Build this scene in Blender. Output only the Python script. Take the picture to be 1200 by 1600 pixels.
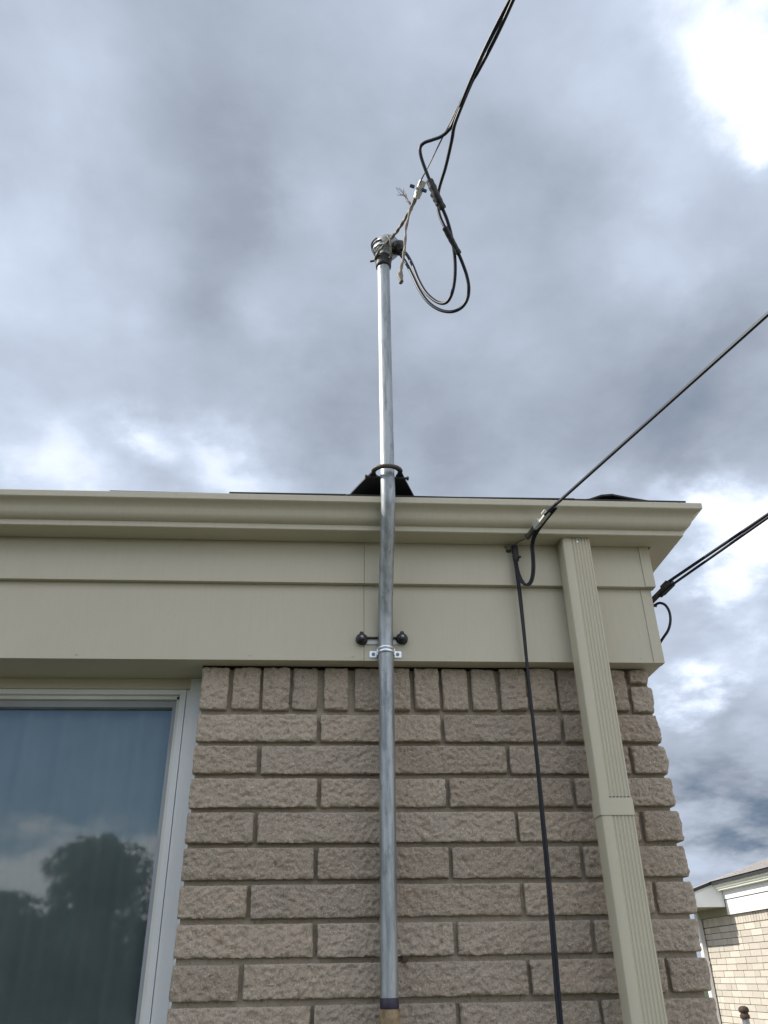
import bpy, bmesh, math, random
import numpy as np
from mathutils import Vector, Matrix, noise as mn

for o in list(bpy.data.objects): bpy.data.objects.remove(o)
SC = bpy.context.scene
COL = SC.collection
rad = math.radians

# ------------------------------------------------------------------ camera
cam_d = bpy.data.cameras.new('camera'); cam = bpy.data.objects.new('camera', cam_d); COL.objects.link(cam)
SC.camera = cam
R_ = Vector((0.99785297, -0.06370999, -0.01518152)); U_ = Vector((-0.01890376, -0.50210505, 0.86460001)); F_ = Vector((0.06270637, 0.8624567, 0.50223137))
m = Matrix.Identity(4)
for i in range(3): m[i][0] = R_[i]; m[i][1] = U_[i]; m[i][2] = -F_[i]
m.translation = Vector((0, -1.96589633, 1.6)); cam.matrix_world = m
cam_d.sensor_fit = 'VERTICAL'; cam_d.sensor_height = 32.0; cam_d.lens = 32.0 * 1258.57 / 1600
cam_d.clip_start = 0.05; cam_d.clip_end = 2000
SC.render.resolution_x = 768; SC.render.resolution_y = 1024
SC.cycles.use_denoising = True
SC.view_settings.view_transform = 'Standard'; SC.view_settings.look = 'None'
SC.view_settings.gamma = 1; SC.view_settings.exposure = 1.40; SC.view_settings.use_curve_mapping = False

# ------------------------------------------------------------------ sun
TO_SUN = Vector((-1.0, 0.12, 0.80)).normalized()
SUN_EL = math.asin(TO_SUN.z)
SUN_AZ = math.atan2(TO_SUN.x, TO_SUN.y)
sd = bpy.data.lights.new('sun', 'SUN'); sd.energy = 2.1; sd.angle = rad(0.53); sd.color = (1, .95, .86)
sun = bpy.data.objects.new('sun', sd); COL.objects.link(sun)
sun.rotation_euler = TO_SUN.to_track_quat('Z', 'Y').to_euler()

# ------------------------------------------------------------------ node helper
class NT:
    def __init__(s, tree): s.t = tree; s.n = tree.nodes; s.l = tree.links
    def new(s, typ, **kw):
        nd = s.n.new(typ)
        for k, v in kw.items(): setattr(nd, k, v)
        return nd
    def put(s, sock, v):
        if isinstance(v, bpy.types.NodeSocket): s.l.new(v, sock)
        elif v is not None: sock.default_value = v
    def math(s, op, a, b=None, c=None, clamp=False):
        nd = s.new('ShaderNodeMath', operation=op); nd.use_clamp = clamp
        s.put(nd.inputs[0], a)
        if b is not None: s.put(nd.inputs[1], b)
        if c is not None: s.put(nd.inputs[2], c)
        return nd.outputs[0]
    def vmath(s, op, a, b=None, out=0):
        nd = s.new('ShaderNodeVectorMath', operation=op); s.put(nd.inputs[0], a)
        if b is not None:
            if op == 'SCALE': s.put(nd.inputs['Scale'], b)
            else: s.put(nd.inputs[1], b)
        return nd.outputs[out]
    def noise(s, vec, scale, detail=4, rough=.5, out='Fac', dist=0.0, w=None):
        nd = s.new('ShaderNodeTexNoise'); nd.inputs['Scale'].default_value = scale
        nd.inputs['Detail'].default_value = detail; nd.inputs['Roughness'].default_value = rough
        nd.inputs['Distortion'].default_value = dist
        if w is not None: nd.noise_dimensions = '4D'; s.put(nd.inputs['W'], w)
        if vec is not None: s.l.new(vec, nd.inputs['Vector'])
        return nd.outputs[out]
    def ramp(s, fac, stops, interp='LINEAR'):
        nd = s.new('ShaderNodeValToRGB'); e = nd.color_ramp.elements; nd.color_ramp.interpolation = interp
        while len(e) < len(stops): e.new(0.5)
        for i, (p, c) in enumerate(stops):
            e[i].position = p; e[i].color = (c, c, c, 1) if isinstance(c, (int, float)) else (*c, 1)
        s.put(nd.inputs[0], fac); return nd.outputs[0]
    def mix(s, fac, a, b, blend='MIX'):
        nd = s.new('ShaderNodeMix', data_type='RGBA', blend_type=blend)
        s.put(nd.inputs[0], fac)
        s.put(nd.inputs[6], (*a, 1) if isinstance(a, tuple) else a); s.put(nd.inputs[7], (*b, 1) if isinstance(b, tuple) else b)
        return nd.outputs[2]
    def bump(s, h, strength, dist, normal=None):
        nd = s.new('ShaderNodeBump'); nd.inputs['Strength'].default_value = strength; nd.inputs['Distance'].default_value = dist
        s.l.new(h, nd.inputs['Height'])
        if normal is not None: s.l.new(normal, nd.inputs['Normal'])
        return nd.outputs[0]
    def coord(s, kind='Object'): return s.new('ShaderNodeTexCoord').outputs[kind]
    def pos(s): return s.new('ShaderNodeNewGeometry').outputs['Position']
    def scale(s, vec, v):
        nd = s.new('ShaderNodeMapping'); s.l.new(vec, nd.inputs[0]); nd.inputs['Scale'].default_value = v; return nd.outputs[0]

# ------------------------------------------------------------------ world: broken cloud cover over a clear sky
W = bpy.data.worlds.new('World'); SC.world = W; W.use_nodes = True
n = NT(W.node_tree); n.n.clear()
SKY = n.new('ShaderNodeTexSky', sky_type='NISHITA'); SKY.sun_disc = False
SKY.sun_elevation = SUN_EL; SKY.sun_rotation = SUN_AZ; SKY.air_density = 1.0; SKY.dust_density = 0.2; SKY.ozone_density = 3.5
dirv = n.coord('Generated')
sep = n.new('ShaderNodeSeparateXYZ'); n.l.new(dirv, sep.inputs[0])
zz = n.math('ADD', n.math('MAXIMUM', sep.outputs[2], 0.0), 0.30)
comb = n.new('ShaderNodeCombineXYZ')
n.l.new(n.math('DIVIDE', sep.outputs[0], zz), comb.inputs[0]); n.l.new(n.math('DIVIDE', sep.outputs[1], zz), comb.inputs[1]); comb.inputs[2].default_value = 3.7
plane = comb.outputs[0]
wcol = n.noise(plane, 3.4, 9, .58, 'Color')
warp = n.vmath('SCALE', n.vmath('SUBTRACT', wcol, (0.5, 0.5, 0.5)), 0.27)
wdir = n.vmath('ADD', dirv, warp)
# (direction, lift, spread): the thick and the thin places of the cloud deck
BLOBS = [
  (-0.320,0.469,0.823, 0.06, 0.070), (-0.359,0.603,0.712, 0.10, 0.061), (0.087,0.501,0.861, 0.10, 0.052),
  (-0.171,0.584,0.794, -0.09, 0.078), (-0.095,0.635,0.767, -0.12, 0.044), (-0.137,0.706,0.695, -0.13, 0.045),
  (-0.018,0.635,0.772, 0.09, 0.033), (-0.047,0.725,0.687, 0.09, 0.031), (-0.276,0.732,0.623, 0.03, 0.052),
  (0.028,0.784,0.620, -0.14, 0.087), (-0.034,0.799,0.600, -0.05, 0.047), (-0.226,0.802,0.553, 0.34, 0.026),
  (-0.149,0.830,0.537, 0.34, 0.033), (-0.297,0.813,0.500, 0.22, 0.037), (-0.361,0.793,0.490, 0.22, 0.036),
  (-0.080,0.840,0.536, 0.12, 0.031), (0.393,0.435,0.810, 0.90, 0.034), (0.424,0.471,0.773, 0.55, 0.024),
  (0.339,0.433,0.835, 0.22, 0.032), (0.291,0.504,0.813, 0.06, 0.041), (0.326,0.543,0.774, 0.10, 0.028),
  (0.195,0.584,0.788, -0.10, 0.062), (0.255,0.659,0.708, -0.03, 0.052), (0.401,0.620,0.675, 0.13, 0.043),
  (0.324,0.606,0.726, 0.08, 0.043), (0.461,0.642,0.612, -0.08, 0.042), (0.273,0.751,0.602, -0.14, 0.100),
  (0.399,0.744,0.536, -0.18, 0.060), (0.155,0.806,0.572, -0.10, 0.063), (0.334,0.794,0.508, 0.22, 0.023),
  (0.401,0.775,0.489, 0.25, 0.022), (0.468,0.746,0.473, 0.30, 0.029), (0.463,0.775,0.431, 0.62, 0.035),
  (0.427,0.806,0.409, 0.25, 0.022), (0.439,0.820,0.368, 0.12, 0.026), (0.467,0.821,0.329, 0.30, 0.025),
  (0.403,0.870,0.282, 0.42, 0.023), (0.447,0.845,0.293, 0.10, 0.029), (0.432,0.867,0.248, -0.05, 0.029),
  (0.465,0.857,0.224, 0.08, 0.024), (0.421,0.886,0.197, -0.08, 0.028), (0.453,0.874,0.174, -0.12, 0.035),
  (0.418,0.900,0.126, -0.30, 0.031), (0.458,0.879,0.129, -0.30, 0.030), (0.422,0.903,0.079, 0.06, 0.017),
]
f1 = n.noise(plane, 1.4, 8, .50); f2 = n.noise(plane, 3.7, 10, .55, dist=.2); f3 = n.noise(plane, 12, 7, .55)
val = n.math('ADD', n.math('MULTIPLY', n.math('SUBTRACT', f1, .5), .34), .47)
# clouds outside the view are brightened to add light on the shaded wall
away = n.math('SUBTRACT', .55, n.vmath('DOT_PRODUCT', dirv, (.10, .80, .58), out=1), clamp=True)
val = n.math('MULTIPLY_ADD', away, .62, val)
val = n.math('ADD', val, n.math('MULTIPLY', n.math('SUBTRACT', f2, .5), .42))
for (x, y, z, a, s) in BLOBS:
    d = n.vmath('DISTANCE', wdir, (x, y, z), out=1)
    q = n.math('MULTIPLY', n.math('MULTIPLY', d, d), -1.0 / (2 * s * s * .9))
    val = n.math('MULTIPLY_ADD', n.math('EXPONENT', q), a * (.85 if a > 0 else .90), val)
val = n.math('ADD', val, n.math('MULTIPLY', n.math('SUBTRACT', f3, .5), .08))
# cloud colour, in units of the Background strength below
K = 10.0; DIM = 7.6      # cloud colours below are scaled by DIM
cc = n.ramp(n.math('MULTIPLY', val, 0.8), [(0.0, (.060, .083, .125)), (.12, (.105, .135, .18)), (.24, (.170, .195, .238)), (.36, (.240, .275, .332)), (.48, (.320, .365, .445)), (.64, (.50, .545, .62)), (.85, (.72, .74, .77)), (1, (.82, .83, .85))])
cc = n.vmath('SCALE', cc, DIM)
# clear gaps open up away from the cloud bank
back = n.math('MULTIPLY', sep.outputs[1], 0.12)
cover = n.math('ADD', n.math('ADD', n.noise(n.vmath('ADD', plane, (7.3, 2.1, 0)), 1.5, 8, .55), back), 0.24)
for (x, y, z, a, s) in [(-.32, -.91, .29, -.60, .10), (-.05, -.93, .34, -.40, .13), (-.60, -.76, .27, -.45, .12), (-.30, -.94, .16, -.16, .07), (-.5, -.86, .14, -.1, .08)]:
    d = n.vmath('DISTANCE', wdir, (x, y, z), out=1)
    cover = n.math('MULTIPLY_ADD', n.math('EXPONENT', n.math('MULTIPLY', n.math('MULTIPLY', d, d), -1.0 / (2 * s * s))), a, cover)
cover = n.ramp(cover, [(.36, .04), (.58, 1.0)], 'EASE')
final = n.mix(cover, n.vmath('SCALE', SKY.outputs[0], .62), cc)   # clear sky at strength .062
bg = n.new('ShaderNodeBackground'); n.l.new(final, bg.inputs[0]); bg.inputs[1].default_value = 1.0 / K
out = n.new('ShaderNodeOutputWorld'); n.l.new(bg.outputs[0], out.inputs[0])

# ------------------------------------------------------------------ materials
def mat(name):
    M = bpy.data.materials.new(name); M.use_nodes = True; k = NT(M.node_tree); b = M.node_tree.nodes['Principled BSDF']; return M, k, b
def simple(name, col, rough=.6, metal=0.0, bs=0.0, bscale=80, var=0.12, vscale=6, spec=.5):
    M, k, b = mat(name); p = k.pos()
    v = k.noise(p, vscale, 5, .6)
    c = k.mix(k.ramp(v, [(.3, 0.0), (.7, 1.0)]), tuple(x * (1 - var) for x in col), tuple(min(1, x * (1 + var)) for x in col))
    k.l.new(c, b.inputs['Base Color']); b.inputs['Roughness'].default_value = rough; b.inputs['Metallic'].default_value = metal
    b.inputs['Specular IOR Level'].default_value = spec
    if bs: k.l.new(k.bump(k.noise(p, bscale, 5, .6), bs, .002), b.inputs['Normal'])
    return M

def stone(name, base, dark, pink, speck=1.0, bump=1.0):
    M, k, b = mat(name); p = k.pos()
    rnd = k.new('ShaderNodeObjectInfo').outputs['Random']
    big = k.noise(p, 9, 5, .6); mid = k.noise(p, 60, 6, .70); fine = k.noise(p, 210, 5, .72); gr = k.noise(p, 520, 2, .6)
    c = k.mix(k.ramp(big, [(.35, 0.0), (.65, 1.0)]), base, pink)
    c = k.mix(k.ramp(mid, [(.38, .75), (.60, 0.0)]), c, dark)
    c = k.mix(k.math('MULTIPLY', k.math('FRACT', k.math('MULTIPLY', rnd, 7.31)), .24 * bump), c, (.50, .455, .405))
    t = k.math('MULTIPLY_ADD', rnd, .26, .87)
    c = k.mix(1.0, c, k.vmath('SCALE', (1, 1, 1), t), 'MULTIPLY')
    c = k.mix(k.ramp(fine, [(.34, .90 * speck), (.44, 0.0)]), c, tuple(x * .45 for x in base))
    c = k.mix(k.ramp(gr, [(.55, 0.0), (.68, .80 * speck)]), c, tuple(min(1, x * 1.75) for x in base))
    k.l.new(c, b.inputs['Base Color']); b.inputs['Roughness'].default_value = .92; b.inputs['Specular IOR Level'].default_value = .15
    nn = k.bump(k.noise(p, 150, 6, .75), 1.0 * bump, .0080); nn = k.bump(fine, 1.0 * bump, .0040, nn); nn = k.bump(gr, .6 * bump, .0012, nn)
    k.l.new(nn, b.inputs['Normal']); return M
M_brick = stone('split_face_stone', (.595, .492, .398), (.455, .392, .322), (.605, .475, .372))
M_brick2 = stone('cream_brick', (.56, .515, .445), (.48, .44, .375), (.57, .51, .435), .35, .4)

M, k, b = mat('mortar'); p = k.pos()
c = k.mix(k.noise(p, 30, 6, .65), (.30, .262, .205), (.45, .395, .31)); c = k.mix(k.ramp(k.noise(p, 160, 4, .7), [(.30, .7), (.42, 0.0)]), c, (.06, .055, .045))
k.l.new(c, b.inputs['Base Color']); b.inputs['Roughness'].default_value = .95
k.l.new(k.bump(k.noise(p, 120, 6, .7), .9, .004), b.inputs['Normal']); M_mortar = M
M_mortar2 = simple('pale_mortar', (.16, .145, .12), .95)

M_olive = simple('olive_porch_shade', (.27, .26, .17), .7)  # base colour holds the shade under the neighbour's porch overhang
def alum(name, col, dirt=.5):
    M, k, b = mat(name); p = k.pos()
    st = k.noise(k.scale(p, (26, 26, 2.2)), 4, 6, .7)
    sp = k.noise(k.scale(p, (1, 1, .45)), 260, 3, .6)
    bl = k.noise(p, 2.2, 5, .55)
    c = k.mix(k.ramp(bl, [(.3, 0.0), (.7, 1.0)]), tuple(x * .95 for x in col), tuple(x * 1.04 for x in col))
    c = k.mix(k.ramp(st, [(.44, 0.0), (.75, .16 * dirt)]), c, tuple(x * .45 for x in col))
    c = k.mix(k.ramp(sp, [(.63, 0.0), (.72, .55 * dirt)]), c, tuple(x * .50 for x in col))
    k.l.new(c, b.inputs['Base Color']); b.inputs['Roughness'].default_value = .42; b.inputs['Specular IOR Level'].default_value = .4
    k.l.new(k.bump(k.noise(p, 5, 3, .5), .35, .006, k.bump(k.noise(p, 700, 2, .5), .12, .0006)), b.inputs['Normal'])
    return M
M_almond = alum('almond_aluminium', (.495, .454, .358), .5)
M_gutter = alum('almond_gutter_enamel', (.495, .454, .358), .7)
M_spout = alum('almond_downspout_enamel', (.505, .466, .362), .35)
M_white = alum('white_vinyl', (.68, .69, .70), .35)
M_sash = simple('grey_screen_frame', (.30, .31, .34), .45)
M_beige = simple('beige_glazing_bead', (.62, .62, .56), .4)
M_nwhite = simple('white_aluminium', (.80, .81, .80), .4, var=.04)
M_ngut = simple('off_white_gutter_enamel', (.74, .76, .66), .35, var=.04)
M_dark = simple('dark_drip_edge_and_lap_shadow', (.03, .03, .035), .6)  # also colours the painted shadow strip on the neighbour's frieze

M, k, b = mat('galvanised_steel'); p = k.pos()
sp = k.new('ShaderNodeTexVoronoi'); sp.inputs['Scale'].default_value = 55; k.l.new(k.scale(p, (1, 1, .25)), sp.inputs['Vector'])
st = k.noise(k.scale(p, (9, 9, .9)), 9, 6, .65); bl = k.noise(k.scale(p, (1, 1, .35)), 34, 7, .78)
c = k.mix(st, (.25, .27, .285), (.47, .50, .52)); c = k.mix(k.ramp(k.noise(k.scale(p, (1, 1, .12)), 60, 6, .7), [(.45, 0.0), (.62, .60)]), c, (.16, .175, .19)); c = k.mix(k.ramp(bl, [(.54, 0.0), (.66, .60)]), c, (.11, .13, .155))
c = k.mix(k.ramp(k.noise(p, 160, 4, .7), [(.66, 0.0), (.76, .7)]), c, (.72, .74, .75))
k.l.new(c, b.inputs['Base Color']); b.inputs['Metallic'].default_value = .62
k.l.new(k.ramp(k.math('ADD', k.math('MULTIPLY', sp.outputs['Color'], .25), st), [(.2, .34), (1.0, .60)]), b.inputs['Roughness'])
k.l.new(k.bump(bl, .25, .0012), b.inputs['Normal']); M_galv = M
M_zinc = simple('bright_zinc', (.72, .76, .80), .32, .85, var=.12, vscale=60)
M_cast = simple('cast_aluminium', (.27, .275, .275), .5, .45, .3, 160, .2, 40)
M_alu = simple('weathered_aluminium_strand', (.20, .18, .15), .65, .3, .5, 300, .25, 60)
M_tape = simple('black_tape', (.014, .014, .016), .55, 0, .4, 120, .2, 30)
M_cable = simple('black_cable_jacket', (.014, .016, .024), .42, 0, 0, 100, .15, 10, spec=.3)
M_plastic = simple('black_plastic', (.014, .014, .016), .33)
M_paint = simple('dark_purple_primer', (.028, .022, .045), .5)
M_tan = simple('tan_fitting', (.22, .155, .085), .7, 0, .5, 60, .55, 45)
M_rust = simple('rusted_steel', (.075, .050, .038), .8, .2, .6, 120, .35, 60)
M_rim = simple('weathered_bronze_steel', (.115, .10, .085), .6, .3, .3, 150, .25, 30)
M_clamp = simple('pale_clamp_metal', (.50, .505, .48), .45, .35, .2, 120, .12, 40)
M_blue = simple('blue_bolt_plastic', (.03, .05, .12), .45)
M_plate = simple('black_painted_steel', (.02, .022, .026), .55, 0, .2, 80)
M, k, b = mat('asphalt_shingle'); p = k.pos()
c = k.mix(k.noise(p, 300, 4, .7), (.018, .018, .020), (.07, .068, .066)); k.l.new(c, b.inputs['Base Color']); b.inputs['Roughness'].default_value = .95
k.l.new(k.bump(k.noise(p, 250, 4, .7), .8, .003), b.inputs['Normal']); M_shingle = M
M_nshingle = simple('grey_shingle', (.30, .28, .27), .95, 0, .6, 120, .18, 24)

M, k, b = mat('window_glass'); M.node_tree.nodes.remove(b)
fr = k.new('ShaderNodeFresnel'); fr.inputs['IOR'].default_value = 1.62
gl = k.new('ShaderNodeBsdfGlossy'); gl.inputs['Roughness'].default_value = 0.03; gl.inputs['Color'].default_value = (1, 1, 1, 1)
tr = k.new('ShaderNodeBsdfTransparent'); tr.inputs['Color'].default_value = (.74, .79, .81, 1)
mx = k.new('ShaderNodeMixShader'); k.l.new(k.math('MULTIPLY', fr.outputs[0], 1.2, clamp=True), mx.inputs[0]); k.l.new(tr.outputs[0], mx.inputs[1]); k.l.new(gl.outputs[0], mx.inputs[2])
p = k.pos(); k.l.new(k.bump(k.noise(p, 3.0, 3, .5), .05, .004), gl.inputs['Normal'])
k.l.new(mx.outputs[0], M.node_tree.nodes['Material Output'].inputs[0]); M_glass = M
M_curtain = simple('sheer_curtain_cloth', (.68, .66, .62), .9, 0, 0, 100, .18, 3)
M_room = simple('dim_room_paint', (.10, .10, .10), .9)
M_conc = simple('concrete', (.34, .33, .30), .9, 0, .5, 30, .15, 2)
M_bark = simple('bark', (.10, .075, .05), .9, 0, .8, 20, .3, 8)
M, k, b = mat('lawn'); p = k.pos()
c = k.mix(k.noise(p, .6, 6, .65), (.032, .046, .016), (.075, .085, .035)); c = k.mix(k.ramp(k.noise(p, 28, 5, .7), [(.35, .6), (.55, 0.0)]), c, (.02, .04, .01))
k.l.new(c, b.inputs['Base Color']); b.inputs['Roughness'].default_value = .95; k.l.new(k.bump(k.noise(p, 40, 5, .7), 1, .03), b.inputs['Normal']); M_lawn = M
M, k, b = mat('leaves'); p = k.pos()
c = k.mix(k.noise(p, 1.3, 5, .6), (.025, .055, .012), (.075, .12, .03)); k.l.new(c, b.inputs['Base Color']); b.inputs['Roughness'].default_value = .7; M_leaf = M; b.inputs['Specular IOR Level'].default_value = .2

# ------------------------------------------------------------------ mesh helpers
def crisp(me, ang=.9):
    bm = bmesh.new(); bm.from_mesh(me)
    for e in bm.edges:
        if len(e.link_faces) == 2 and e.calc_face_angle(0) > ang: e.smooth = False
    bm.to_mesh(me); bm.free()
def link(name, verts, faces, material, parent=None, smooth=False, kind=None):
    me = bpy.data.meshes.new(name); me.from_pydata([tuple(v) for v in verts], [], faces); me.update()
    if smooth:
        for q in me.polygons: q.use_smooth = True
    me.materials.append(material)
    if smooth and name == 'brick': crisp(me)
    o = bpy.data.objects.new(name, me); COL.objects.link(o)
    if parent: o.parent = parent
    if kind: o['kind'] = kind
    return o
class MB:
    def __init__(s): s.v = []; s.f = []
    def add(s, v, f):
        b = len(s.v); s.v += [tuple(x) for x in v]; s.f += [tuple(b + i for i in q) for q in f]; return s
    def box(s, a, b, bev=0.0):
        x0, y0, z0 = a; x1, y1, z1 = b
        if not bev:
            return s.add([(x0,y0,z0),(x1,y0,z0),(x1,y1,z0),(x0,y1,z0),(x0,y0,z1),(x1,y0,z1),(x1,y1,z1),(x0,y1,z1)],
                  [(0,3,2,1),(4,5,6,7),(0,1,5,4),(1,2,6,5),(2,3,7,6),(3,0,4,7)])
        bm = bmesh.new(); bmesh.ops.create_cube(bm, size=1)
        for v in bm.verts: v.co = Vector(((x0+x1)/2 + v.co.x*(x1-x0), (y0+y1)/2 + v.co.y*(y1-y0), (z0+z1)/2 + v.co.z*(z1-z0)))
        bmesh.ops.bevel(bm, geom=bm.edges[:], offset=bev, segments=2, affect='EDGES'); s.frombm(bm); return s
    def frombm(s, bm, M=None):
        bm.verts.ensure_lookup_table(); bm.verts.index_update()
        s.add([(M @ v.co if M else v.co) for v in bm.verts], [[v.index for v in f.verts] for f in bm.faces]); bm.free(); return s
    def tube(s, pts, r, seg=10, cap=True, rfun=None, twist=None):
        P = [Vector(q) for q in pts]; n_ = len(P); ring = []
        T = [(P[min(i+1, n_-1)] - P[max(i-1, 0)]).normalized() for i in range(n_)]
        ref = Vector((0, 0, 1)) if abs(T[0].z) < .9 else Vector((1, 0, 0))
        nx = T[0].cross(ref).normalized(); vs = []
        for i in range(n_):
            nx = (nx - T[i] * nx.dot(T[i])).normalized(); ny = T[i].cross(nx); rr = rfun(i / (n_-1)) if rfun else (r[i] if isinstance(r, (list, tuple)) else r)
            for j in range(seg):
                a = 2 * math.pi * j / seg; q = rr
                if twist: q = rr * (1 + twist[0] * math.cos(twist[1] * a + twist[2] * i))
                vs.append(P[i] + nx * math.cos(a) * q + ny * math.sin(a) * q)
        fs = [(i*seg+j, i*seg+(j+1) % seg, (i+1)*seg+(j+1) % seg, (i+1)*seg+j) for i in range(n_-1) for j in range(seg)]
        if cap: fs += [tuple(range(seg))[::-1], tuple((n_-1)*seg + j for j in range(seg))]
        return s.add(vs, fs)
    def lathe(s, prof, M, seg=24):      # prof: (radius, height) along local z
        vs = []
        for r, h in prof:
            for j in range(seg):
                a = 2*math.pi*j/seg; vs.append(M @ Vector((r*math.cos(a), r*math.sin(a), h)))
        k_ = len(prof); fs = [(i*seg+j, i*seg+(j+1) % seg, (i+1)*seg+(j+1) % seg, (i+1)*seg+j) for i in range(k_-1) for j in range(seg)]
        fs += [tuple(range(seg))[::-1], tuple((k_-1)*seg + j for j in range(seg))]
        return s.add(vs, fs)
    def build(s, name, material, parent=None, smooth=False, kind=None):
        o = link(name, s.v, s.f, material, parent, smooth, kind)
        if smooth:
            me = o.data
            bm = bmesh.new(); bm.from_mesh(me); bmesh.ops.recalc_face_normals(bm, faces=bm.faces[:]); 
            for e in bm.edges:
                if len(e.link_faces) == 2 and e.calc_face_angle(0) > rad(62): e.smooth = False
            bm.to_mesh(me); bm.free()
        return o
def empty(name, loc, label, cat, group=None):
    o = bpy.data.objects.new(name, None); COL.objects.link(o); o.location = loc; o.empty_display_size = .1
    tag(o, label, cat, group); return o
def tag(o, label, cat, group=None):
    o['label'] = label; o['category'] = cat
    if group: o['group'] = group
    return o
def at(o):      # keep world coordinates of children of an Empty that is not at the origin
    for c in o.children: c.matrix_parent_inverse = Matrix.Translation(-o.location)
def finish(root):
    inv = Matrix.Translation(-Vector(root.location))
    for c in root.children: c.matrix_parent_inverse = inv
def spline(pts, per=6):
    P = [Vector(q) for q in pts]; P = [P[0]*2 - P[1]] + P + [P[-1]*2 - P[-2]]; r = []
    for i in range(1, len(P)-2):
        a, b, c, d = P[i-1:i+3]
        for j in range(per):
            t = j / per
            r.append(.5*((2*b) + (c-a)*t + (2*a-5*b+4*c-d)*t*t + (3*b-a-3*c+d)*t**3))
    r.append(P[-2]); return r
def axis(p, d):  # frame with local z along d
    d = Vector(d).normalized(); return Matrix.Translation(Vector(p)) @ d.to_track_quat('Z', 'X').to_matrix().to_4x4()
random.seed(7)

# ================================================================== ground
g = MB(); N = 24
g.add([(-400, -400, 0), (400, -400, 0), (400, 400, 0), (-400, 400, 0)], [(0, 1, 2, 3)])
g.build('ground', M_lawn, kind='structure')
g = MB(); g.box((1.7, -14, .001), (4.3, 16, .06)); g.build('driveway', M_conc, kind='structure')

# ================================================================== our house
house = empty('brick_house', (0, 3, 0), 'single storey house of rough tan split stone bricks with almond gutter and trim', 'house')
PITCH = .0762; ZTOP = 2.1653; BH = .0640; XL = -.3195; XR = .832
wall = MB()
MY = .0160
wall.box((XL+.004, MY, .0), (XR-.012, .13, 2.284))
wall.box((-1.95, MY, .0), (XL+.004, .13, .95)); wall.box((-6.5, MY, 0), (-1.95, .13, 2.284))
wall.box((XR-.13, .13, 0), (XR-.012, 9.0, 2.284)); wall.box((-6.5, 8.9, 0), (XR-.13, 9.0, 2.284)); wall.box((-6.5, .13, 0), (-6.4, 8.9, 2.284))
wall_o = wall.build('wall', M_mortar, house)

def rough_brick(x0, x1, z0, z1, seed, right_end=False, left_end=False, step=.0025):
    """one split-faced unit: front skin in relief, ragged arrises, returned to the mortar bed"""
    nx = max(6, int((x1-x0)/step)); nz = max(6, int((z1-z0)/step)); vs = []; fs = []
    off = Vector((seed*3.17, seed*1.31, seed*7.7)); depth = .004 + random.uniform(-.003, .004); tilt = random.uniform(-.0022, .0022); tz = random.uniform(-.003, .002)
    def relief(x, z):
        q = Vector((x, 0, z)) + off
        a = mn.fractal(q*19, .9, 2.1, 2) * .0024 + mn.fractal(q*105, .7, 2.2, 2) * .0038
        rd = abs(mn.noise(q*58 + Vector((0, 9, 0))))
        return a - rd * .0045
    for j in range(nz+1):
        for i in range(nx+1):
            u = i/nx; v = j/nz; x = x0+(x1-x0)*u; z = z0+(z1-z0)*v
            du = min(u, 1-u)*(x1-x0); dv = min(v, 1-v)*(z1-z0); e = min(du, dv)
            q = Vector((x, 0, z)) + off
            if dv < .008: z += (mn.noise(q*30)*.0009 + mn.noise(q*130)*.0011) * (1 - dv/.008) * (1.4 if v < .5 else .7)
            if du < .010: x += (mn.noise(q*32 + Vector((5, 0, 0)))*.0016 + mn.noise(q*100)*.0012) * (1 - du/.010)
            edge = max(0, 1 - e/.0038)**1.5 * (.0024 + .0022*max(-.6, mn.noise(q*26)*1.6))
            y = -depth - relief(x, z) + edge + tilt*(u-.5)*2 + tz*(v-.5)
            # corners knocked off
            cd = math.hypot(du, dv); cw = .0055 + .007*mn.noise(Vector((round(u), 4, round(v))) + off)
            if cw > 0 and cd < cw: y += (1 - cd/cw)*.005
            if right_end and (1-u)*(x1-x0) < .02: t = 1-(1-u)*(x1-x0)/.02; y += t*t*.008; x += (mn.noise(Vector((0, 0, z*40))+off)*.004)*t + math.sin(v*math.pi)*.002*t
            vs.append((x, y, z))
    W1 = nx+1
    for j in range(nz):
        for i in range(nx): a = j*W1+i; fs.append((a, a+1, a+W1+1, a+W1))
    border = [i for i in range(W1)] + [j*W1+nx for j in range(1, nz+1)] + [nz*W1+i for i in range(nx-1, -1, -1)] + [j*W1 for j in range(nz-1, 0, -1)]
    back = .10 if right_end else .020; b0 = len(vs); L_ = len(border)
    for k_ in border:
        x, y, z = vs[k_]
        if right_end and abs(x - x1) < .012: vs.append((x + mn.noise(Vector((x, 3, z*50))+off)*.002 - .001, back, z))
        else: vs.append((x, back, z))
    for i in range(L_): fs.append((border[i], b0+i, b0+(i+1) % L_, border[(i+1) % L_]))
    return vs, fs
J = .0105
rows = {  # joints read off row by row, metres along the wall
 1: [XL, -.0255, .2775, .5775, XR-.008], 2: [XL, -.1655, .137, .4335, .7385, XR-.002], 3: [XL, -.021, .2825, .586, XR],
 4: [XL, -.164, .137, .441, .7395, XR+.002], 5: [XL, -.024, .2805, .585, XR], 6: [XL, -.1685, .136, .440, .7425, XR+.003],
 7: [XL, -.0215, .2835, .589, XR], 8: [XL, -.1745, .134, .4375, .7415, XR+.003], 9: [XL, -.024, .280, .5845, XR+.002],
 10: [XL, -.166, .137, .441, .742, XR+.002], 11: [XL, -.023, .281, .586, XR]}
sd_ = 1
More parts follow.
